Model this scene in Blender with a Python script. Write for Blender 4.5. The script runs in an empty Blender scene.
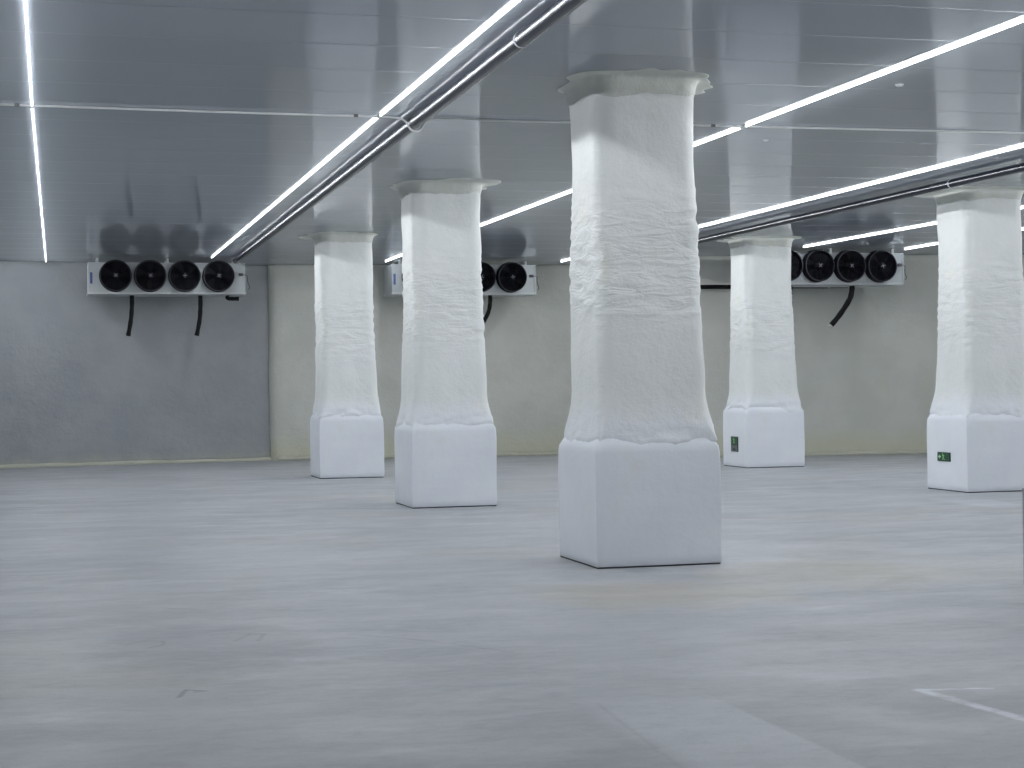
import bpy, bmesh, math, random
from mathutils import Vector, Matrix, noise

PI = math.pi
random.seed(7)
scene = bpy.context.scene
COL = scene.collection

# ------------------------------------------------------------------ helpers
def obj(name, bm, m, parent=None, smooth=False, loc=None):
    bmesh.ops.recalc_face_normals(bm, faces=bm.faces[:])
    me = bpy.data.meshes.new(name)
    bm.to_mesh(me); bm.free()
    for p in me.polygons: p.use_smooth = smooth
    if m: me.materials.append(m)
    o = bpy.data.objects.new(name, me); COL.objects.link(o)
    if parent: o.parent = parent
    if loc: o.location = loc
    return o

def tag(o, label, cat, group=None):
    o['label'] = label; o['category'] = cat
    if group: o['group'] = group
    return o

def thing(name, label, cat, loc=(0, 0, 0), group=None):
    o = bpy.data.objects.new(name, None); COL.objects.link(o)
    o.location = loc; o.empty_display_size = .2
    return tag(o, label, cat, group)

def struct(o):
    o['kind'] = 'structure'; return o

def add_box(bm, lo, hi, bevel=0, seg=2):
    lo = Vector(lo); hi = Vector(hi)
    r = bmesh.ops.create_cube(bm, size=1.0)
    vs = r['verts']
    bmesh.ops.scale(bm, vec=hi - lo, verts=vs)
    bmesh.ops.translate(bm, vec=(lo + hi) / 2, verts=vs)
    if bevel:
        es = list({e for v in vs for e in v.link_edges})
        bmesh.ops.bevel(bm, geom=es, offset=bevel, segments=seg, affect='EDGES', profile=.5)
    return bm

def box(lo, hi, bevel=0, seg=2):
    return add_box(bmesh.new(), lo, hi, bevel, seg)

def ring_loft(bm, rings, cap=True):
    """rings: lists of Vectors, all the same length; closed loops"""
    R = [[bm.verts.new(p) for p in r] for r in rings]
    n = len(rings[0])
    for a, b in zip(R, R[1:]):
        for i in range(n):
            j = (i + 1) % n
            bm.faces.new((a[i], a[j], b[j], b[i]))
    if cap:
        bm.faces.new(R[0][::-1]); bm.faces.new(R[-1])
    return R

def add_tube(bm, pts, r, n=12, cap=True):
    pts = [Vector(p) for p in pts]
    rings = []
    t0 = (pts[1] - pts[0]).normalized()
    ref = Vector((0, 0, 1)) if abs(t0.z) < .9 else Vector((1, 0, 0))
    u = t0.cross(ref).normalized()
    for i, p in enumerate(pts):
        t = (pts[min(i + 1, len(pts) - 1)] - pts[max(i - 1, 0)]).normalized()
        u = (u - t * u.dot(t)).normalized(); v = t.cross(u)
        rr = r[i] if isinstance(r, (list, tuple)) else r
        rings.append([p + (u * math.cos(2 * PI * k / n) + v * math.sin(2 * PI * k / n)) * rr for k in range(n)])
    ring_loft(bm, rings, cap)
    return bm

def add_lathe_y(bm, prof, n=40, cx=0, cz=0, cap=True):
    """revolve (radius, y) about the Y axis through (cx, cz)"""
    rings = [[Vector((cx + r * math.cos(2 * PI * k / n), y, cz + r * math.sin(2 * PI * k / n))) for k in range(n)] for r, y in prof]
    ring_loft(bm, rings, cap)
    return bm

def spline(pts, per=8):
    pts = [Vector(p) for p in pts]; out = []
    for i in range(len(pts) - 1):
        p0 = pts[max(i - 1, 0)]; p1 = pts[i]; p2 = pts[i + 1]; p3 = pts[min(i + 2, len(pts) - 1)]
        for k in range(per):
            t = k / per
            out.append(.5 * ((2 * p1) + (p2 - p0) * t + (2 * p0 - 5 * p1 + 4 * p2 - p3) * t * t + (3 * p1 - p0 - 3 * p2 + p3) * t ** 3))
    out.append(pts[-1]); return out

def sm(a, b, x):
    t = max(0, min(1, (x - a) / (b - a))); return t * t * (3 - 2 * t)

def nz(x, y, z, f=1.0, o=0.0):
    return noise.noise(Vector((x * f + o, y * f + o * .7, z * f - o * .3)))

# ------------------------------------------------------------------ materials
class N:
    """short-hand for building node materials"""
    def __init__(s, name):
        s.m = bpy.data.materials.new(name); s.m.use_nodes = True
        s.t = s.m.node_tree; s.t.nodes.clear()
        s.out = s.t.nodes.new('ShaderNodeOutputMaterial')
        s.b = s.t.nodes.new('ShaderNodeBsdfPrincipled')
        s.t.links.new(s.b.outputs[0], s.out.inputs[0])
        s.geo = s.t.nodes.new('ShaderNodeTexCoord').outputs['Object']
    def link(s, a, b): s.t.links.new(a, b)
    def put(s, sock, v):
        if isinstance(v, (int, float)): sock.default_value = v
        elif isinstance(v, (tuple, list)): sock.default_value = tuple(v) + ((1,) if len(v) == 3 and len(sock.default_value) == 4 else ())
        else: s.link(v, sock)
    def math(s, op, a, b=0, c=0, clamp=False):
        n = s.t.nodes.new('ShaderNodeMath'); n.operation = op; n.use_clamp = clamp
        for i, v in enumerate((a, b, c)): s.put(n.inputs[i], v)
        return n.outputs[0]
    def map(s, scale=(1, 1, 1), rot=(0, 0, 0), loc=(0, 0, 0)):
        n = s.t.nodes.new('ShaderNodeMapping'); s.link(s.geo, n.inputs[0])
        n.inputs['Scale'].default_value = scale; n.inputs['Rotation'].default_value = rot; n.inputs['Location'].default_value = loc
        return n.outputs[0]
    def noise(s, scale, detail=4, rough=.5, vec=None, dist=0):
        n = s.t.nodes.new('ShaderNodeTexNoise'); s.link(vec or s.geo, n.inputs['Vector'])
        n.inputs['Scale'].default_value = scale; n.inputs['Detail'].default_value = detail
        n.inputs['Roughness'].default_value = rough; n.inputs['Distortion'].default_value = dist
        return n.outputs[0]
    def ramp(s, x, a, b, lo=0., hi=1.):
        n = s.t.nodes.new('ShaderNodeMapRange'); n.interpolation_type = 'SMOOTHSTEP'
        s.put(n.inputs[0], x)
        for i, v in enumerate((a, b, lo, hi)): s.put(n.inputs[i + 1], v)
        return n.outputs[0]
    def mix(s, f, a, b, mode='MIX'):
        n = s.t.nodes.new('ShaderNodeMix'); n.data_type = 'RGBA'; n.blend_type = mode
        s.put(n.inputs[0], f); s.put(n.inputs[6], a); s.put(n.inputs[7], b)
        return n.outputs[2]
    def bump(s, h, strength=.3, dist=.01, normal=None):
        n = s.t.nodes.new('ShaderNodeBump'); s.link(h, n.inputs['Height'])
        n.inputs['Strength'].default_value = strength; n.inputs['Distance'].default_value = dist
        if normal: s.link(normal, n.inputs['Normal'])
        return n.outputs[0]
    def xyz(s):
        n = s.t.nodes.new('ShaderNodeSeparateXYZ'); s.link(s.geo, n.inputs[0]); return n.outputs
    def seg(s, x, y, a, b):
        """distance in the XY plane to the segment a-b"""
        dx, dy = b[0] - a[0], b[1] - a[1]; L = dx * dx + dy * dy
        px = s.math('SUBTRACT', x, a[0]); py = s.math('SUBTRACT', y, a[1])
        t = s.math('DIVIDE', s.math('ADD', s.math('MULTIPLY', px, dx), s.math('MULTIPLY', py, dy)), L, clamp=True)
        ex = s.math('SUBTRACT', px, s.math('MULTIPLY', t, dx)); ey = s.math('SUBTRACT', py, s.math('MULTIPLY', t, dy))
        return s.math('SQRT', s.math('ADD', s.math('MULTIPLY', ex, ex), s.math('MULTIPLY', ey, ey)))
    def done(s, color=None, rough=None, metal=None, normal=None, spec=None):
        i = s.b.inputs
        if color is not None: s.put(i['Base Color'], color)
        if rough is not None: s.put(i['Roughness'], rough)
        if metal is not None: s.put(i['Metallic'], metal)
        if spec is not None: s.put(i['Specular IOR Level'], spec)
        if normal is not None: s.link(normal, i['Normal'])
        return s.m

def plain(name, color, rough=.5, metal=0, var=.06, scale=6, spec=.5):
    s = N(name)
    f = s.noise(scale, 3)
    c = s.mix(f, tuple(x * (1 - var) for x in color), tuple(min(1, x * (1 + var)) for x in color))
    return s.done(c, rough, metal, spec=spec)

def floor_mat():
    s = N('concrete_floor')
    X = s.xyz(); x, y = X[0], X[1]
    base = s.mix(s.ramp(s.noise(.35, 5, .55), .35, .68), (.342, .357, .372), (.417, .432, .446))
    # trowel and traffic streaks, drawn out along one direction
    st = s.noise(1.0, 6, .6, s.map((.9, 2.1, 1), (0, 0, .25)), .6)
    base = s.mix(s.ramp(st, .35, .7, 0, .3), base, (.44, .45, .47))
    st2 = s.noise(1.0, 7, .65, s.map((1.8, 3.4, 1), (0, 0, -.12), (3, 7, 0)), 1.0)
    base = s.mix(s.ramp(st2, .5, .8, 0, .33), base, (.25, .255, .27))
    # rusty-yellow wear
    w = s.ramp(s.noise(.28, 4, .6, s.map((1, 1, 1), loc=(5.2, 1.3, 0))), .5, .72, 0, .42)
    base = s.mix(w, base, (.38, .37, .325))
    # whitish spills
    sp = s.ramp(s.noise(.8, 7, .62, s.map((.8, 1.5, 1), loc=(11, 4, 0))), .58, .72, 0, .6)
    base = s.mix(sp, base, (.56, .57, .60))
    wob = s.math('MULTIPLY', s.math('SUBTRACT', s.noise(1.2, 4), .5), .34)
    wob2 = s.math('MULTIPLY', s.math('SUBTRACT', s.noise(9, 3), .5), .05)
    def spot(cx, cy, rx, ry, col, amt):
        nonlocal base
        d = s.math('SQRT', s.math('ADD', s.math('POWER', s.math('DIVIDE', s.math('SUBTRACT', x, cx), rx), 2), s.math('POWER', s.math('DIVIDE', s.math('SUBTRACT', y, cy), ry), 2)))
        d = s.math('ADD', d, s.math('MULTIPLY', s.math('SUBTRACT', s.noise(1.6, 5, .65, s.map((1, .6, 1), loc=(cx, cy, 0))), .5), 1.5))
        base = s.mix(s.ramp(d, .45, 1.0, amt, 0), base, col)
    spot(5.6, 14.4, 1.1, 1.2, (.57, .58, .61), .6)
    spot(4.2, 13.6, 1.0, .9, (.52, .53, .55), .3)
    spot(6.3, 15.2, .9, 1.4, (.56, .57, .60), .55)
    spot(11.6, 19.9, .45, 1.2, (.58, .59, .63), .5)
    spot(4.4, 12.3, 1.3, 1.0, (.43, .40, .335), .7)
    spot(6.3, 13.2, 1.3, 1.3, (.43, .405, .345), .65)
    spot(1.9, 16.2, 1.2, 2.2, (.47, .48, .52), .35)
    spot(.9, 10.6, .9, 1.4, (.25, .25, .27), .45)
    spot(2.1, 9.7, 1.2, .7, (.27, .27, .29), .35)
    spot(5.2, 9.9, 1.2, .5, (.27, .265, .28), .35)
    spot(4.6, 7.5, .8, .6, (.27, .27, .295), .4)
    # paler finished strip in the foreground with a clear right-hand edge
    xe = s.math('ADD', x, s.math('MULTIPLY', wob, .12))
    yl = s.math('ADD', y, s.math('MULTIPLY', x, .25))
    pe = s.math('MULTIPLY', s.ramp(xe, 3.215, 3.255, 1, 0), s.ramp(xe, 2.45, 2.66))
    pe = s.math('MULTIPLY', pe, s.ramp(yl, 8.2, 9.5, 1, 0))
    base = s.mix(s.math('MULTIPLY', pe, .62), base, (.56, .585, .61))
    # white chalked corner of a bay
    xw = s.math('ADD', x, wob2); yw = s.math('ADD', y, wob2)
    chalk = s.ramp(s.noise(7, 5, .7), .3, .62, .25, .95)
    for a, b, w_ in (((4.31, 8.03), (4.47, 6.5), .040), ((4.31, 8.03), (4.68, 7.955), .020)):
        d = s.seg(xw, yw, a, b)
        base = s.mix(s.math('MULTIPLY', s.ramp(d, w_ * .4, w_ * 1.4, 1, 0), chalk), base, (.66, .68, .72))
    # dark scuffs left by tyres
    for pts, w_, amt in (([(.43, 11.04), (.56, 11.17), (.67, 11.13), (.66, 10.96), (.57, 10.86)], .014, .5),
                         ([(1.11, 10.97), (1.23, 11.25), (1.32, 11.22), (1.25, 10.92)], .014, .42),
                         ([(.63, 9.08), (.672, 9.28), (.77, 9.215), (.717, 9.2)], .014, .7),
                         ([(1.85, 11.03), (2.23, 10.62), (2.65, 9.95)], .014, .3),
                         ([(.79, 12.8), (.99, 12.67)], .02, .5)):
        for a, b in zip(pts, pts[1:]):
            d = s.seg(xw, yw, a, b)
            base = s.mix(s.ramp(d, w_ * .4, w_ * 1.6, amt, 0), base, (.17, .165, .18))
    # casting joint
    d = s.seg(xw, yw, (2.62, 8.2), (2.4, 5.2))
    base = s.mix(s.ramp(d, .006, .02, .25, 0), base, (.25, .25, .27))
    fine = s.noise(60, 4, .7)
    mid = s.noise(6.5, 6, .7, s.map((1, 1.6, 1), (0, 0, .1)))
    base = s.mix(s.ramp(mid, .42, .75, 0, .30), base, (.26, .265, .28))
    base = s.mix(s.ramp(mid, .58, .28, 0, .25), base, (.46, .47, .49))
    base = s.mix(s.ramp(fine, .3, .75, 0, .2), base, (.25, .26, .275))
    rough = s.ramp(st, .3, .7, .62, .42)
    h = s.math('ADD', s.noise(14, 6, .6), s.math('MULTIPLY', s.noise(90, 3), .35))
    return s.done(base, rough, 0, s.bump(h, .35, .006), .35)

def foam_mat(name, c1, c2, c3, bump=.5, low=None, wrinkle=None):
    """sprayed foam under a coat of paint: soft lumps, faint yellow patches"""
    s = N(name); X = s.xyz()
    c = s.mix(s.ramp(s.noise(1.1, 4, .55), .38, .66), c1, c2)
    c = s.mix(s.ramp(s.noise(2.3, 5, .6, s.map((1, 1, .6), loc=(3, 1, 8))), .55, .76, 0, .75), c, c3)
    if low:   # bare foam near the floor
        hh = s.math('ADD', X[2], s.math('MULTIPLY', s.math('SUBTRACT', s.noise(1.4, 4, .6), .5), .5))
        c = s.mix(s.ramp(hh, low[0], low[1], .8, 0), c, low[2])
    h = s.math('ADD', s.noise(7, 6, .62), s.math('MULTIPLY', s.noise(2.2, 4, .5, s.map((1, 1, 2.2))), .8))
    h = s.math('ADD', h, s.math('MULTIPLY', s.noise(38, 4, .6), .22))
    if wrinkle:
        band = s.math('MULTIPLY', s.ramp(X[2], wrinkle[0], wrinkle[0] + .5), s.ramp(X[2], wrinkle[1] - .5, wrinkle[1], 1, 0))
        wv = s.noise(3.4, 3, .55, s.map((1, 1, 3.6)), .8)
        h = s.math('ADD', h, s.math('MULTIPLY', s.math('MULTIPLY', wv, band), 2.2))
    return s.done(c, .62, 0, s.bump(h, bump, .03), .3)

def ceiling_mat():
    s = N('coated_sandwich_panel')
    c = s.mix(s.noise(.6, 4, .55, s.map((.3, 1, 1))), (.335, .365, .41), (.375, .405, .45))
    r = s.ramp(s.noise(.9, 4, .6, s.map((.4, 1, 1))), .3, .7, .06, .095)
    h = s.noise(5, 3, .5, s.map((.25, 1, 1)))
    # half-matt lacquer: only part of the surface mirrors
    d = s.t.nodes.new('ShaderNodeBsdfDiffuse'); s.link(c, d.inputs[0])
    mx = s.t.nodes.new('ShaderNodeMixShader'); mx.inputs[0].default_value = .22
    s.link(s.b.outputs[0], mx.inputs[1]); s.link(d.outputs[0], mx.inputs[2]); s.link(mx.outputs[0], s.out.inputs[0])
    return s.done(c, r, 0, s.bump(h, .006, .01), .4)

def emit_mat(name, color, strength):
    s = N(name)
    s.b.inputs['Base Color'].default_value = (.9, .9, .9, 1)
    s.b.inputs['Emission Color'].default_value = tuple(color) + (1,)
    s.b.inputs['Emission Strength'].default_value = strength
    return s.m

M = {}
M['floor'] = floor_mat()
M['ceiling'] = ceiling_mat()
M['shaft'] = foam_mat('painted_column_foam', (.79, .81, .795), (.83, .845, .835), (.86, .86, .77), .5, (1.12, 1.5, (.83, .855, .90)), (1.9, 3.4))
M['base'] = foam_mat('white_column_plaster', (.80, .83, .885), (.845, .87, .915), (.80, .815, .82), .16)
M['collar'] = foam_mat('raw_collar_foam', (.62, .64, .595), (.70, .71, .66), (.62, .62, .52), .6)
M['wall_l'] = foam_mat('grey_coated_wall', (.315, .335, .350), (.35, .368, .378), (.335, .350, .345), .55, (.03, .28, (.44, .45, .39)))
M['wall_m'] = foam_mat('beige_coated_wall', (.58, .59, .545), (.63, .635, .59), (.59, .59, .51), .55, (.15, .75, (.60, .60, .46)))
M['wall_o'] = foam_mat('coated_side_wall', (.55, .57, .56), (.60, .61, .60), (.56, .56, .50), .30)
M['bead'] = foam_mat('raw_skirting_foam', (.50, .50, .42), (.57, .565, .48), (.48, .47, .36), .7)
M['joint'] = plain('gap_shade_and_plinth', (.05, .05, .055), .8)  # near-black: stands in for shade in the column gap; also the cabinet plinth
M['lamp'] = emit_mat('led_diffuser', (.935, .967, 1.0), 112.0)
M['white_metal'] = plain('white_lamp_channel', (.78, .79, .80), .4)
M['alu'] = plain('aluminium_casing', (.40, .43, .44), .42, .2, .08, 3)
M['alu_dark'] = plain('aluminium_tray', (.46, .48, .49), .45, .4)
M['black'] = plain('black_fan_plastic', (.004, .004, .007), .55, 0, .1, spec=.12)
M['rim'] = plain('dark_grey_fan_rim', (.020, .021, .028), .5, spec=.25)
M['blade'] = plain('dark_fan_blade', (.003, .003, .005), .6, spec=.08)
M['spot'] = plain('pale_hub_screw', (.20, .20, .23), .4)
M['rubber'] = plain('black_insulation_rubber', (.003, .003, .004), .6, spec=.2)
M['pipe'] = plain('glossy_black_insulation', (.004, .005, .010), .26, 0, .3, 2, .32)
M['tape'] = plain('silver_tape', (.38, .40, .44), .45, .2)
M['cord'] = plain('pale_cord', (.72, .73, .74), .5)
M['blue'] = plain('blue_maker_label', (.05, .075, .19), .5)
M['green'] = plain('dark_green_sign_face', (.010, .075, .030), .35)
M['lime'] = plain('pale_green_pictogram', (.34, .62, .26), .4)
M['sign_white'] = plain('white_sign_arrow', (.62, .80, .62), .4)
M['sign_dim'] = plain('grey_green_sign_mark', (.07, .15, .10), .4)
M['grey_plate'] = plain('grey_sign_plate', (.13, .15, .15), .45)
M['plate_edge'] = plain('dark_sign_frame', (.02, .03, .028), .45)
M['cabinet'] = plain('grey_painted_steel', (.30, .29, .33), .5)
M['cabinet_trim'] = plain('pale_steel_edge', (.62, .61, .68), .4)
M['clip'] = plain('dark_clip', (.03, .03, .035), .5)
M['stain_tip'] = plain('pale_hose_clamp', (.62, .60, .56), .5)

# ------------------------------------------------------------------ the room
H = 4.295                      # ceiling height
XL, XR, YF = -6.0, 23.0, -4.0  # left, right and front limits

# floor slab
struct(obj('floor', box((XL - .5, YF - .5, -.2), (XR + .5, 39.5, 0)), M['floor']))

# ceiling: long sandwich panels with fine ribs and a joint every 1.055 m
def ceiling():
    bm = bmesh.new()
    rib = .1074; per = 10; dy = rib / per
    lo = []; j0 = 12.32
    xs = (XL - .3, XR + .3)
    ys = [YF - .3 + dy * k for k in range(int((39.2 - YF + .3) / dy))]
    for k in range(-16, 26):
        ys += [j0 + k * 1.074 + e for e in (-.0065, -.005, -.0035, -.002, .002, .0035, .005, .0065)]
    for y in sorted(ys):
        z = H + .00007 * math.cos(2 * PI * y / rib)
        k = ((y - j0) / 1.074); d = abs(k - round(k)) * 1.074
        z += .0003 * (1 - sm(.004, .030, d)) + .0022 * (1 - sm(.002, .0065, d))
        lo.append((y, z))
    prev = None
    for y, z in lo:
        cur = [bm.verts.new((x, y, z)) for x in xs]
        if prev: bm.faces.new((prev[0], prev[1], cur[1], cur[0]))
        prev = cur
    o = obj('ceiling', bm, M['ceiling'], smooth=True)
    # give the sheet its thickness: a top slab joined into the same mesh
    bm = bmesh.new(); bm.from_mesh(o.data)
    add_box(bm, (XL - .3, YF - .3, H + .03), (XR + .3, 39.2, H + .18))
    bm.to_mesh(o.data); bm.free()
    for p in o.data.polygons: p.use_smooth = abs(p.normal.z) > .3 and p.center.z < H + .02
    # the visible face points down
    return struct(o)
ceiling()

def wall(name, path, m, thick=.35, z0=-.02, z1=H + .02, amp=.022, seed=0.0, side=1):
    """an upright wall along a plan path, its inner face softly lumpy"""
    P = [Vector((x, y, 0)) for x, y in path]
    pts = []
    for a, b in zip(P, P[1:]):
        n = max(1, int((b - a).length / .16))
        pts += [a.lerp(b, k / n) for k in range(n)]
    pts.append(P[-1])
    nzv = 30
    bm = bmesh.new()
    inner, outer = [], []
    for i, p in enumerate(pts):
        t = (pts[min(i + 1, len(pts) - 1)] - pts[max(i - 1, 0)]).normalized()
        nrm = Vector((t.y, -t.x, 0)) * side
        ci = []
        for k in range(nzv + 1):
            z = z0 + (z1 - z0) * k / nzv
            d = nz(p.x, p.y, z, .7, seed) * amp + nz(p.x, p.y, z, 2.1, seed + 5) * amp * .5
            ci.append(bm.verts.new(p + nrm * d + Vector((0, 0, z))))
        inner.append(ci)
        q = p - nrm * thick
        outer.append([bm.verts.new(q + Vector((0, 0, z0))), bm.verts.new(q + Vector((0, 0, z1)))])
    for i in range(len(pts) - 1):
        a, b = inner[i], inner[i + 1]
        for k in range(nzv):
            bm.faces.new((a[k], b[k], b[k + 1], a[k + 1]))
        o0, o1 = outer[i], outer[i + 1]
        bm.faces.new((o0[0], o0[1], o1[1], o1[0]))
        bm.faces.new((a[-1], b[-1], o1[1], o0[1]))
        bm.faces.new((a[0], o0[0], o1[0], b[0]))
    for i in (0, -1):
        bm.faces.new(inner[i] + [outer[i][1], outer[i][0]])
    o = obj(name, bm, m, smooth=False)
    for p in o.data.polygons:
        p.use_smooth = abs(p.normal.z) < .5
    return struct(o)

BACK_L = [(XL - .2, 36.28), (4.78, 38.0)]
BACK_M = [(4.66, 38.12), (4.66, 37.96), (4.70, 37.87), (4.80, 37.81), (12.2, 37.25)]
BACK_R = [(12.0, 37.6), (12.0, 34.75), (12.06, 34.62), (12.2, 34.55), (XR + .2, 32.75)]
wall('wall_back_left', BACK_L, M['wall_l'], seed=1.0)
wall('wall_back_middle', BACK_M, M['wall_m'], seed=9.0)
wall('wall_back_right', BACK_R, M['wall_m'], seed=17.0)
wall('wall_left', [(XL, YF), (XL, 36.6)], M['wall_o'], seed=25.0)
wall('wall_right', [(XR, 33.0), (XR, YF)], M['wall_o'], seed=31.0)
wall('wall_front', [(XR, YF), (XL, YF)], M['wall_o'], seed=37.0)

def bead(name, path, seed):
    """uneven strip of raw foam where the wall meets the floor"""
    P = [Vector((x, y, 0)) for x, y in path]; pts = []
    for a, b in zip(P, P[1:]):
        n = max(1, int((b - a).length / .12)); pts += [a.lerp(b, k / n) for k in range(n)]
    pts.append(P[-1])
    rings = []
    for i, p in enumerate(pts):
        t = (pts[min(i + 1, len(pts) - 1)] - pts[max(i - 1, 0)]).normalized()
        nr = Vector((t.y, -t.x, 0))
        w = .055 + .03 * nz(p.x, p.y, 0, 1.9, seed); h = .085 + .035 * nz(p.x, p.y, 2, 1.6, seed)
        rings.append([p - nr * .04 + Vector((0, 0, 0)), p + nr * w, p + nr * (w * .85) + Vector((0, 0, h * .45)), p + nr * (w * .35) + Vector((0, 0, h * .85)), p - nr * .04 + Vector((0, 0, h))])
    bm = bmesh.new(); ring_loft(bm, rings)
    return struct(obj(name, bm, M['bead'], smooth=True))
bead('baseboard_back_left', BACK_L, 3.)
bead('baseboard_back_middle', BACK_M[3:], 13.)
bead('baseboard_back_right', BACK_R[3:], 23.)

# ------------------------------------------------------------------ columns
def rrect(x0, x1, y0, y1, r, n):
    """n points round a rounded rectangle at an even pace: (x, y, nx, ny)"""
    r = min(r, (x1 - x0) / 2 - .01, (y1 - y0) / 2 - .01)
    w, h = x1 - x0 - 2 * r, y1 - y0 - 2 * r; q = PI * r / 2
    segs = [('l', w), ('c', q), ('l', h), ('c', q), ('l', w), ('c', q), ('l', h), ('c', q)]
    total = sum(s[1] for s in segs)
    out = []
    for k in range(n):
        # the same share of points per segment on every ring keeps corners aligned
        u = k / n * 4; side = int(u); f = u - side
        fl = .62
        if f < fl: kind, g = 'l', f / fl
        else: kind, g = 'c', (f - fl) / (1 - fl)
        dirs = [(1, 0), (0, 1), (-1, 0), (0, -1)]; nor = [(0, -1), (1, 0), (0, 1), (-1, 0)]
        start = [(x0 + r, y0), (x1, y0 + r), (x1 - r, y1), (x0, y1 - r)][side]
        L = w if side % 2 == 0 else h
        d = dirs[side]; nn = nor[side]
        if kind == 'l':
            out.append((start[0] + d[0] * L * g, start[1] + d[1] * L * g, nn[0], nn[1]))
        else:
            cx = start[0] + d[0] * L - nn[0] * r; cy = start[1] + d[1] * L - nn[1] * r
            a = math.atan2(nn[1], nn[0]) + g * PI / 2
            out.append((cx + math.cos(a) * r, cy + math.sin(a) * r, math.cos(a), math.sin(a)))
    return out

def make_column(label, X, Y, w, hb, seed, group):
    t = thing('column', label, 'column', (X, Y, 0), group)
    # recessed dark strip: shade of the gap under the plinth, put in as colour
    obj('floor_gap_shade', box((.012, .012, 0), (w - .012, w - .012, .03)), M['joint'], t)
    # square plinth, edges a little worn and out of true
    bm = bmesh.new()
    rings = []
    for z, inset, r in ((.014, .004, .010), (.02, 0, .012), (.1, 0, .012), (.3, 0, .012), (.5, 0, .012), (.7, 0, .013), (.9, .0, .016), (hb - .06, .002, .022), (hb - .015, .006, .03), (hb + .02, .022, .04), (hb + .09, .06, .05)):
        ring = []
        for x, y, nx, ny in rrect(inset, w - inset, inset, w - inset, r, 96):
            e = nz(x + X, y + Y, z, 2.2, seed) * .007 + nz(x + X, y + Y, z, 7, seed) * .003
            ring.append(Vector((x + nx * e, y + ny * e, z)))
        rings.append(ring)
    ring_loft(bm, rings); obj('base', bm, M['base'], t, smooth=True)
    # sprayed-foam shaft: upright on two sides, tapering on the others, flaring over the plinth
    n = 128; rings = []
    zs = [hb - .035 + (H - .02 - hb + .035) * (k / 95) ** 1.0 for k in range(96)]
    for i, z in enumerate(zs):
        fl = max(0, min(1, 1 - (z - hb - .01) / .50)) ** 1.8   # flare amount
        up = sm(1.5, 3.9, z)
        m0 = (.078 + .004 * up) * (1 - fl) + .012 * fl
        m1 = (.078 + .050 * up) * (1 - fl) + .012 * fl
        bulge = .012 * math.sin((z - 1.3) * 1.9 + seed)
        r = (.13 + .05 * up) * (1 - fl) + .03 * fl
        wrinkle = sm(1.9, 2.4, z) * (1 - sm(3.1, 3.5, z))
        lip = 1 - sm(hb - .02, hb + .20, z)
        ring = []
        for x, y, nx, ny in rrect(m0, w - m1, m0, w - m1, r, n):
            px, py = x + X, y + Y
            e = nz(px, py, z, 1.5, seed) * .020 + nz(px, py, z * .8, 4.2, seed) * .009 + bulge * .6
            e += wrinkle * nz(px * .55, py * .55, z * 2.3, 7.5, seed) * .019
            e += lip * (nz(px, py, z * 2.6, 4.2, seed + 3) * .036 + nz(px, py, z * 1.8, 10, seed + 8) * .022)
            zz = z + ((.012 + nz(px, py, 0, 2.3, seed + 1) * .085 + nz(px, py, 0, 7, seed + 2) * .03) if i < 10 else 0) * (1 - i / 10)
            if i < 7: e -= .034 * (1 - i / 7) ** 2
            ring.append(Vector((x + nx * e, y + ny * e, zz)))
        rings.append(ring)
    low = [Vector(((v.x - w / 2) * .92 + w / 2, (v.y - w / 2) * .92 + w / 2, v.z - .004)) for v in rings[0]]
    bm = bmesh.new(); ring_loft(bm, [low] + rings); obj('shaft', bm, M['shaft'], t, smooth=True)
    # raw foam collar sprayed into the corner with the ceiling
    m0, m1 = .082, .128
    rings = []
    S = 30
    for i in range(S + 1):
        ring = []
        for x, y, nx, ny in rrect(m0, w - m1, m0, w - m1, .18, n):
            px, py = x + X, y + Y
            jag = nz(px, py, 0, 3.0, seed + 4) * .045 + nz(px, py, 0, 9, seed + 6) * .022 + nz(px, py, 0, 1.1, seed) * .03
            zb = 4.15 + jag
            reach = max(.10, .22 + .24 * nz(px, py, 0, 1.7, seed + 7) + .12 * nz(px, py, 0, 6, seed + 9))
            body = nz(px, py, zb, 1.5, seed) * .020 + nz(px, py, zb * .8, 4.2, seed) * .009 + .012 * .6 * math.sin((zb - 1.3) * 1.9 + seed)
            if i == 0: off, z = body - .03, zb + .010
            elif i == 1: off, z = body + .003, zb - .003
            else:
                q = (i - 2) / (S - 2)
                o = reach * q ** 2
                z = H - .003 - (H - .003 - zb) * math.exp(-o / .020) - .006 * (1 - q)
                off = body + .007 + o + nz(px, py, z * 2, 8, seed + 2) * .010 * min(1, q * 3) * (1 - q)
            ring.append(Vector((x + nx * off, y + ny * off, z)))
        rings.append(ring)
    rings.append([Vector((v.x, v.y, H + .004)) for v in rings[-1]])
    bm = bmesh.new(); ring_loft(bm, rings, cap=True); obj('foam_collar', bm, M['collar'], t, smooth=True)
    return t

GC = 'white foam-coated columns of the cold store'
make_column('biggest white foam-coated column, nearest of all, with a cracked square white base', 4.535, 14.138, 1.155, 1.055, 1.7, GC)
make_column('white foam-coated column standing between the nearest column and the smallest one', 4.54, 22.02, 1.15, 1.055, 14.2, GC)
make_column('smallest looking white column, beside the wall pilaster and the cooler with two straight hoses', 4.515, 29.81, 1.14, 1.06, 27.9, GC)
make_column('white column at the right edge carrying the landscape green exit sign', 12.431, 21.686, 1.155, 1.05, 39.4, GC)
make_column('white column before the rightmost cooler, carrying the tall green and grey sign', 12.453, 29.66, 1.165, 1.065, 51.1, GC)

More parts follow.
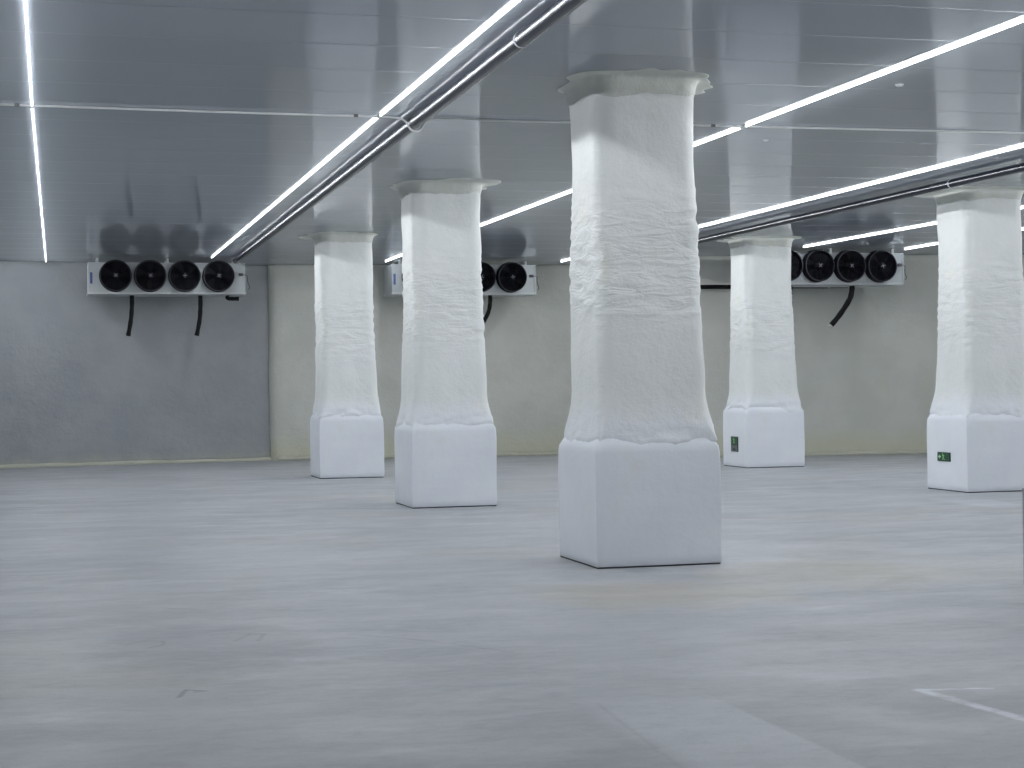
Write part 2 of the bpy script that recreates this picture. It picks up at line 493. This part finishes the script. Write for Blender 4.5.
# ------------------------------------------------------------------ exit signs on the column bases
def poly_yz(bm, pts, x0, x1):
    """extrude a polygon given in (y, z) from x0 to x1"""
    a = [bm.verts.new((x0, y, z)) for y, z in pts]; b = [bm.verts.new((x1, y, z)) for y, z in pts]
    bm.faces.new(a); bm.faces.new(b[::-1])
    for i in range(len(pts)):
        j = (i + 1) % len(pts); bm.faces.new((a[i], b[i], b[j], a[j]))

def running_man(bm, cy, cz, h, x0, x1):
    # seen from -X, +Y runs to the left: the figure runs to the left
    def P(l): return [(cy - a * h, cz + b * h) for a, b in l]
    poly_yz(bm, P([(-.17 + .10 * math.cos(k * PI / 5), .38 + .10 * math.sin(k * PI / 5)) for k in range(10)]), x0, x1)
    poly_yz(bm, P([(-.12, .28), (.08, .26), (.12, -.02), (-.06, -.04)]), x0, x1)
    poly_yz(bm, P([(-.12, .28), (-.34, .10), (-.30, .04), (-.10, .17)]), x0, x1)
    poly_yz(bm, P([(.08, .26), (.33, .14), (.30, .07), (.08, .15)]), x0, x1)
    poly_yz(bm, P([(-.06, -.02), (-.24, -.20), (-.14, -.46), (-.06, -.44), (-.12, -.20), (.06, -.06)]), x0, x1)
    poly_yz(bm, P([(.12, -.02), (.18, -.24), (.40, -.34), (.37, -.42), (.10, -.31), (.01, -.06)]), x0, x1)

def exit_sign_wide():
    w, h = .36, .132
    t = thing('exit_sign', 'landscape green exit sign with arrow on the base of the right-hand column', 'sign', (12.431, 22.325, .42))
    obj('backing_plate', box((-.012, -w / 2, 0), (.004, w / 2, h), .004), M['plate_edge'], t)
    obj('sign_face', box((-.015, -w / 2 + .006, .006), (-.0115, w / 2 - .006, h - .006)), M['green'], t)
    bm = bmesh.new(); running_man(bm, .005, h / 2, h * .82, -.018, -.0148)
    obj('running_figure', bm, M['lime'], t)
    bm = bmesh.new(); c = .106
    poly_yz(bm, [(c + .040, h / 2), (c + .004, h / 2 + .030), (c + .004, h / 2 + .012), (c - .028, h / 2 + .012), (c - .028, h / 2 - .012), (c + .004, h / 2 - .012), (c + .004, h / 2 - .030)], -.018, -.0148)
    obj('arrow', bm, M['sign_white'], t)
    bm = bmesh.new()
    for a, b, cc, d in ((-.145, -.137, .026, .106), (-.083, -.075, .026, .106), (-.137, -.083, .098, .106), (-.137, -.083, .026, .032)):
        add_box(bm, (-.018, a, cc), (-.0148, b, d))
    obj('doorway_mark', bm, M['sign_dim'], t)
exit_sign_wide()

def exit_sign_tall():
    w, h = .335, .285
    t = thing('exit_sign', 'small upright sign, green above and grey below, on the base before the rightmost cooler', 'sign', (12.453, 30.235, .288))
    obj('backing_plate', box((-.012, -w / 2, 0), (.004, w / 2, h), .004), M['plate_edge'], t)
    obj('sign_face', box((-.015, -w / 2 + .008, .135), (-.0115, w / 2 - .008, h - .008)), M['green'], t)
    obj('lower_plate', box((-.015, -w / 2 + .008, .008), (-.0115, w / 2 - .008, .122)), M['grey_plate'], t)
    bm = bmesh.new(); running_man(bm, .01, .207, .115, -.018, -.0148); obj('running_figure', bm, M['lime'], t)
    bm = bmesh.new()
    poly_yz(bm, [(.06, .026), (-.06, .026), (-.06, .062), (.06, .062)], -.018, -.0148); obj('dark_panel', bm, M['plate_edge'], t)
exit_sign_tall()

# ------------------------------------------------------------------ LED strip lights
def light_run(label, X0, Y0, X1, Y1):
    t = thing('led_strip_light', label, 'strip light', (X0, Y0, H - .001), 'lines of tube lights under the ceiling')
    D = Vector((X1 - X0, Y1 - Y0, 0)); L = D.length; t.rotation_euler = (0, 0, math.atan2(-D.x, D.y))
    obj('base_channel', box((-.009, 0, -.0052), (.009, L, -.0005), .001), M['white_metal'], t)
    r = .0098; zc = -.0145; n = 10
    k = max(1, round(L / 1.2)); bm = bmesh.new()
    rings = [[Vector((r * math.cos(2 * PI * i / n), .03 + (L - .06) * j / k, zc + r * math.sin(2 * PI * i / n))) for i in range(n)] for j in range(k + 1)]
    ring_loft(bm, rings)
    obj('diffuser_tube', bm, M['lamp'], t, smooth=True)
    for y in (0, L - .034):
        obj('end_cap', box((-.011, y, -.0215), (.011, y + .03, -.001), .002), M['white_metal'], t)
    return t

FAR, NEAR = 16.87, 16.78
rows = [(-.137, -.06, 37.05, 'light line leading straight away at the left edge of the photo'),
        (3.185, 3.22, 35.6, 'light line that runs beside the thick black pipe'),
        (7.07, 6.985, 36.4, 'light line passing behind the nearest and the second column'),
        (10.88, 10.83, 36.1, 'light line close beside the thin black pipe'),
        (15.0, 14.59, 31.75, 'light line ending right over the fans of the rightmost cooler'),
        (16.75, 16.99, 32.05, 'shortest visible light line, ending beyond the end of the rightmost cooler')]
for i, (xa, xb, yb, lab) in enumerate(rows):
    light_run('far half of the ' + lab if i < 3 else lab, xa, FAR, xb, yb)
    if i < 3:
        light_run('near half of the ' + lab, xa, 6.0, xa, NEAR)
    else:
        light_run('overhead strip light ahead of line %s from the left' % ('four', 'five', 'six')[i - 3], xa, 6.0, xa, NEAR)

# ------------------------------------------------------------------ insulated pipes under the ceiling
def long_pipe(label, a, b, r, sag, tapes, hangers):
    a = Vector(a); b = Vector(b)
    t = thing('insulated_pipe', label, 'pipe', a)
    n = 60; pts = []
    for k in range(n + 1):
        s_ = k / n; p = a.lerp(b, s_) - a
        p.z += -sag * math.sin(s_ * PI * 9) ** 2 + .002 * nz(s_ * 20, 1, 2)
        p.x += .01 * nz(s_ * 14, 4, 7)
        pts.append(p)
    bm = bmesh.new(); add_tube(bm, pts, r, 20); obj('insulation', bm, M['pipe'], t, smooth=True)
    def at(y):
        s_ = (y - a.y) / (b.y - a.y) * n; i = min(n - 1, max(0, int(s_))); return pts[i].lerp(pts[i + 1], s_ - i)
    for y in tapes:
        p, q = at(y), at(y + .022); bm = bmesh.new(); add_tube(bm, [p, q], r + .003, 20); obj('tape_band', bm, M['tape'], t, smooth=True)
    for y in hangers:
        p = at(y); bm = bmesh.new()
        pts2 = [p + Vector((math.sin(g) * (r + .006), 0, -math.cos(g) * (r + .006))) for g in [(-110 + 220 * k / 14) * PI / 180 for k in range(15)]]
        add_tube(bm, [Vector((pts2[0].x, p.y, H - a.z - .001))] + pts2 + [Vector((pts2[-1].x, p.y, H - a.z - .001))], .006, 6)
        obj('hanger_wire', bm, M['pipe'], t, smooth=True)
    return t
long_pipe('thick black insulated pipe along the ceiling, ending over the cooler with two straight hoses', (3.355, -2.0, 4.229), (3.722, 35.72, 4.231), .062, .002, (12.6,), ())
long_pipe('thin black insulated pipe along the ceiling before the column with the landscape sign', (11.80, -2.0, 4.211), (11.53, 34.3, 4.211), .056, .002, (20.6,), ())

# horizontal drain pipe on the back wall
def wall_pipe():
    t = thing('wall_pipe', 'straight black pipe running along the back wall behind and below the rightmost cooler', 'pipe', (12.25, 34.26, 3.62))
    bm = bmesh.new(); d = Vector((4.2, -.70, 0)); n = 24
    add_tube(bm, [d * (k / n) + Vector((0, 0, .008 * nz(k * .5, 2, 3))) for k in range(n + 1)], .047, 14); obj('insulation', bm, M['rubber'], t, smooth=True)
    for f in (.06, .5, .9):
        p = d * f; bm = bmesh.new(); add_box(bm, (p.x - .02, p.y - .05, p.z - .055), (p.x + .02, p.y + .36, p.z + .055), .006)
        obj('wall_bracket', bm, M['alu_dark'], t)
wall_pipe()

# pale cord pinned across the ceiling and slung under the thick pipe
def cord():
    t = thing('strung_cord', 'thin pale cord pinned across the ceiling and looped under the thick black pipe', 'cord', (XL + .1, 16.80, H))
    y0 = 16.80; x0 = XL + .1
    raw = [(XL + .1, 16.74, H - .012), (-3, 16.72, H - .013), (-.2, 16.78, H - .0125), (1.2, 16.81, H - .015), (2.3, 16.84, H - .013), (3.1, 16.82, H - .014),
           (3.36, 16.82, H - .022), (3.445, 16.81, H - .055), (3.468, 16.80, H - .095), (3.50, 16.80, H - .138), (3.546, 16.79, H - .156), (3.592, 16.80, H - .138), (3.622, 16.81, H - .095), (3.65, 16.82, H - .05), (3.74, 16.82, H - .018),
           (4.4, 16.88, H - .012), (5.2, 16.85, H - .0125), (6.2, 16.82, H - .012), (6.9, 16.80, H - .012), (7.5, 16.78, H - .0125), (9.1, 16.72, H - .013), (10.5, 16.68, H - .012), (14, 16.72, H - .0125), (XR - .1, 16.72, H - .012)]
    bm = bmesh.new(); add_tube(bm, spline([(x - x0, y - y0, z - H) for x, y, z in raw], 6), .0105, 8); obj('cord_line', bm, M['cord'], t, smooth=True)
    for x, y in ((2.95, 16.825), (6.72, 16.80), (-.27, 16.775)):
        obj('cord_clip', box((x - x0 - .022, y - y0 - .014, -.026), (x - x0 + .022, y - y0 + .014, .0005), .003), M['clip'], t)
cord()

# small pale fixing caps left on the ceiling
for (x, y), lab in (((7.72, 17.74), 'pale fixing cap on the ceiling just beyond the cord, right of the nearest column'),
                    ((7.51, 14.22), 'pale fixing cap on the ceiling nearest to the camera, below the upper light line')):
    bm = bmesh.new(); bmesh.ops.create_cone(bm, cap_ends=True, segments=16, radius1=.030, radius2=.042, depth=.016)
    tag(obj('fixing_button', bm, M['cord'], loc=(x, y, H - .008)), lab, 'fixing cap', 'fixing caps on the ceiling')

# ------------------------------------------------------------------ fan coolers
def fan_parts(t, cx, cz, yf, ang, W):
    """one axial fan: shroud > motor hub, blades, wire guard, hub screws"""
    R = .318; bm = bmesh.new()
    prof = [(R + .012, .05), (R + .012, -.02), (R + .004, -.03), (R, -.175), (R - .004, -.185), (R - .016, -.185), (R - .022, -.175), (R - .022, -.03)]
    n = 48
    rings = [[Vector((r * math.cos(2 * PI * k / n), y, r * math.sin(2 * PI * k / n))) for k in range(n)] for r, y in prof]
    ring_loft(bm, rings, cap=False)
    rm = bmesh.new()
    pr = [(R + .001, -.1835), (R + .001, -.189), (R - .017, -.189), (R - .017, -.1835)]
    RR = [[rm.verts.new((q * math.cos(2 * PI * k / n), y, q * math.sin(2 * PI * k / n))) for k in range(n)] for q, y in pr]
    for a_, b_ in zip(RR, RR[1:] + RR[:1]):
        for k in range(n): rm.faces.new((a_[k], a_[(k + 1) % n], b_[(k + 1) % n], b_[k]))
    # closed back of the throat
    c = [bm.verts.new(((R - .021) * math.cos(2 * PI * k / n), -.030, (R - .021) * math.sin(2 * PI * k / n))) for k in range(n)]
    bm.faces.new(c)
    f = obj('fan', bm, M['black'], t, smooth=False, loc=(cx, yf, cz))
    for p in f.data.polygons: p.use_smooth = len(p.vertices) == 4
    obj('rim', rm, M['rim'], f)
    bm = bmesh.new(); add_lathe_y(bm, [(.075, -.032), (.085, -.06), (.085, -.10), (.07, -.118), (.03, -.122)], 28); obj('motor_hub', bm, M['blade'], f, smooth=True)
    bm = bmesh.new()
    for b in range(5):
        a0 = ang + b * 2 * PI / 5; rows_ = []
        for k in range(7):
            r = .08 + (R - .045 - .08) * k / 6
            sw = .42 - .12 * k / 6; off = .25 * (k / 6) ** 2
            rows_.append([(Vector((r * math.cos(a0 + off + sw * s_), y + .0, r * math.sin(a0 + off + sw * s_)))) for s_, y in ((-1, -.125), (-.3, -.10), (.4, -.07), (1, -.045))])
        vs = [[bm.verts.new(p) for p in row] for row in rows_]
        vb = [[bm.verts.new(p + Vector((0, .006, 0))) for p in row] for row in rows_]
        for k in range(6):
            for j in range(3):
                bm.faces.new((vs[k][j], vs[k + 1][j], vs[k + 1][j + 1], vs[k][j + 1]))
                bm.faces.new((vb[k][j], vb[k][j + 1], vb[k + 1][j + 1], vb[k + 1][j]))
        for k in range(6):
            for j in (0, 3): bm.faces.new((vs[k][j], vb[k][j], vb[k + 1][j], vs[k + 1][j]))
        for k in (0, 6):
            for j in range(3): bm.faces.new((vs[k][j], vs[k][j + 1], vb[k][j + 1], vb[k][j]))
    obj('fan_blades', bm, M['blade'], f)
    bm = bmesh.new(); yg = -.186
    for r in (.10, .14, .18, .22, .26, .297):
        P = [Vector((r * math.cos(2 * PI * k / 36), yg - .012 * (1 - r / .3), r * math.sin(2 * PI * k / 36))) for k in range(36)]
        rr = [[p * (1 + d / r) if False else p + Vector((p.x / r * d, e, p.z / r * d)) for p in P] for d, e in ((-.0025, 0), (0, -.0025), (.0025, 0), (0, .0025))]
        V = [[bm.verts.new(p) for p in q] for q in rr]
        for a, b in zip(V, V[1:] + V[:1]):
            for k in range(36):
                j = (k + 1) % 36; bm.faces.new((a[k], a[j], b[j], b[k]))
    for k in range(4):
        a = ang + k * PI / 2 + PI / 4
        add_tube(bm, [(.06 * math.cos(a), yg - .012, .06 * math.sin(a)), (.305 * math.cos(a), yg, .305 * math.sin(a))], .004, 6)
    add_lathe_y(bm, [(.066, yg - .006), (.066, yg - .014), (.05, yg - .018)], 24)
    obj('fan_guard', bm, M['black'], f, smooth=True)
    bm = bmesh.new()
    for k in range(2):
        a = ang + k * PI / 2; c0 = .046
        p = Vector((c0 * math.cos(a), yg - .020, c0 * math.sin(a)))
        add_tube(bm, [p, Vector((0, yg - .022 - .001 * k, 0)), Vector((-p.x, p.y, -p.z))], .0062, 8)
    obj('hub_cross', bm, M['spot'], f, smooth=True)

def cooler(label, X0, Yf, angs, hoses, W=3.18, z0=3.555, z1=4.20):
    t = thing('fan_cooler', label, 'cooler', (X0, Yf, z0), 'ceiling fan coolers along the back wall')
    h = z1 - z0; D = .92
    # casing: folded sheet box with a front panel
    bm = box((0, 0, .035), (W, D, h), .012); obj('casing', bm, M['alu'], t)
    bm = bmesh.new()
    for x in (.018, W - .018): add_box(bm, (x - .018, -.012, .03), (x + .018, .02, h + .004), .004)
    for z in (h - .012,): add_box(bm, (.03, -.010, z - .014), (W - .03, .02, z + .014), .004)
    for k in (1, 2, 3):
        x = .543 + .692 * (k - .5); add_box(bm, (x - .007, -.006, .05), (x + .007, .01, h - .03), .002)
    obj('front_frame', bm, M['alu'], t)
    # sloping drip tray
    bm = bmesh.new(); add_box(bm, (-.015, -.02, -.005), (W + .015, D + .01, .042), .008)
    add_box(bm, (.35, .20, -.014), (W - .35, .72, .0), .004); obj('drip_tray', bm, M['alu_dark'], t)
    for k in range(4): fan_parts(t, .543 + .692 * k, .372, 0, angs[k], W)
    # hanging brackets up to the ceiling
    for x in (.19, 1.60, 2.99):
        bm = bmesh.new()
        for y in (.10, .78):
            add_box(bm, (x - .022, y - .02, h - .01), (x + .022, y + .02, H - z0 + .001), .003)
            add_box(bm, (x - .05, y - .04, h - .004), (x + .05, y + .04, h + .008), .002)
        add_box(bm, (x - .022, .10, H - z0 - .012), (x + .022, .78, H - z0 + .0), .002)
        obj('hanger', bm, M['alu'], t)
    obj('maker_label', box((.035, -.016, .21), (.085, -.009, .44)), M['blue'], t)
    # electrical gland and loop of wire at the right-hand end
    bm = bmesh.new(); add_box(bm, (W - .14, -.04, h - .27), (W - .05, .0, h - .21), .01)
    add_tube(bm, spline([(W - .06, -.02, h - .24), (W + .03, .0, h - .26), (W + .05, .04, h - .38), (W + .09, .05, h - .50), (W + .06, .06, h - .54)], 5), .007, 6)
    obj('wiring_gland', bm, M['clip'], t, smooth=False)
    for (pts, r, tip) in hoses:
        bm = bmesh.new(); P = spline([(x - X0, y - Yf, z - z0) for x, y, z in pts], 7)
        add_tube(bm, P, [r * (1 + .05 * math.sin(i * 1.3)) for i in range(len(P))], 12)
        ho = obj('drain_hose', bm, M['rubber'], t, smooth=True)
        e, d = P[-1], (P[-1] - P[-2]).normalized()
        bm = bmesh.new(); add_tube(bm, [e - d * .03, e + d * .035], r * (1.08 if not tip else .95), 12)
        obj('hose_end', bm, M['stain_tip'] if tip else M['rubber'], ho, smooth=True)
    return t

cooler('four-fan cooler with two straight black hoses, beside the wall pilaster', .765, 36.0, (.7, .8, 0, .6),
       [([(1.645, 36.3, 3.60), (1.643, 36.3, 3.35), (1.62, 36.3, 3.05), (1.565, 36.3, 2.74)], .045, False),
        ([(3.04, 36.3, 3.60), (3.04, 36.3, 3.35), (3.02, 36.3, 3.05), (2.962, 36.3, 2.74)], .045, False),
        ([(3.60, 36.3, 3.56), (3.60, 36.3, 3.49), (3.68, 36.3, 3.475), (3.80, 36.3, 3.475)], .04, False)])
cooler('fan cooler half hidden behind the second column, one curving black hose below', 7.04, 36.0, (.3, .5, 1.1, .1),
       [([(9.24, 36.2, 3.60), (9.25, 36.2, 3.44), (9.21, 36.2, 3.20), (9.08, 36.2, 2.95), (8.96, 36.2, 2.80)], .046, False)])
cooler('brightest fan cooler, with a slanting black hose that has a pale tip', 13.76, 32.0, (.4, .75, .8, .2),
       [([(15.90, 32.25, 3.60), (15.90, 32.25, 3.46), (15.84, 32.25, 3.26), (15.62, 32.25, 2.95), (15.42, 32.25, 2.73)], .055, True),
        ([(14.50, 32.2, 3.60), (14.51, 32.2, 3.45), (14.50, 32.2, 3.22)], .046, False)])

# ------------------------------------------------------------------ grey cabinet cut by the right edge of the photo
def cabinet():
    t = thing('floor_cabinet', 'low grey steel cabinet at the right edge, mostly cut off by the frame', 'cabinet', (7.018, 11.05, 0))
    obj('plinth', box((.02, .02, 0), (.58, .38, .06)), M['joint'], t)
    obj('body', box((0, 0, .055), (.60, .40, .760), .006), M['cabinet'], t)
    obj('lid', box((-.001, -.008, .758), (.606, .402, .778), .004), M['cabinet'], t)
    obj('corner_trim', box((-.002, -.006, .06), (.012, .02, .758), .002), M['cabinet_trim'], t)
    d = obj('door', box((.05, -.012, .10), (.56, .004, .72), .004), M['cabinet'], t)
    bm = bmesh.new(); add_tube(bm, spline([(.49, -.012, .38), (.49, -.04, .39), (.49, -.04, .49), (.49, -.012, .50)], 4), .007, 8)
    obj('door_handle', bm, M['cabinet_trim'], d, smooth=True)
cabinet()

# ------------------------------------------------------------------ camera and render settings
f, th, p, r = 1719.34, math.radians(15.02414), math.radians(.0277), math.radians(.711)
fw = Vector((math.sin(th) * math.cos(p), math.cos(th) * math.cos(p), math.sin(p)))
rt = Vector((math.cos(th), -math.sin(th), 0)); up = rt.cross(fw)
R = rt * math.cos(r) - up * math.sin(r); U = up * math.cos(r) + rt * math.sin(r)
cd = bpy.data.cameras.new('camera'); cam = bpy.data.objects.new('camera', cd); COL.objects.link(cam)
cam.matrix_world = Matrix(((R.x, U.x, -fw.x, 0), (R.y, U.y, -fw.y, 0), (R.z, U.z, -fw.z, 1.6), (0, 0, 0, 1)))
cd.sensor_width = 36; cd.lens = f / 1024 * 36; cd.clip_end = 200
scene.camera = cam

w = bpy.data.worlds.new('world'); scene.world = w; w.use_nodes = True
w.node_tree.nodes['Background'].inputs[0].default_value = (.02, .022, .025, 1)
scene.view_settings.view_transform = 'Standard'
scene.view_settings.look = 'None'
scene.view_settings.gamma = 1
scene.view_settings.exposure = 0.02
c = scene.cycles
c.use_denoising = True
c.max_bounces = 12; c.diffuse_bounces = 8; c.glossy_bounces = 4
c.sample_clamp_indirect = 8
c.sample_clamp_direct = 5
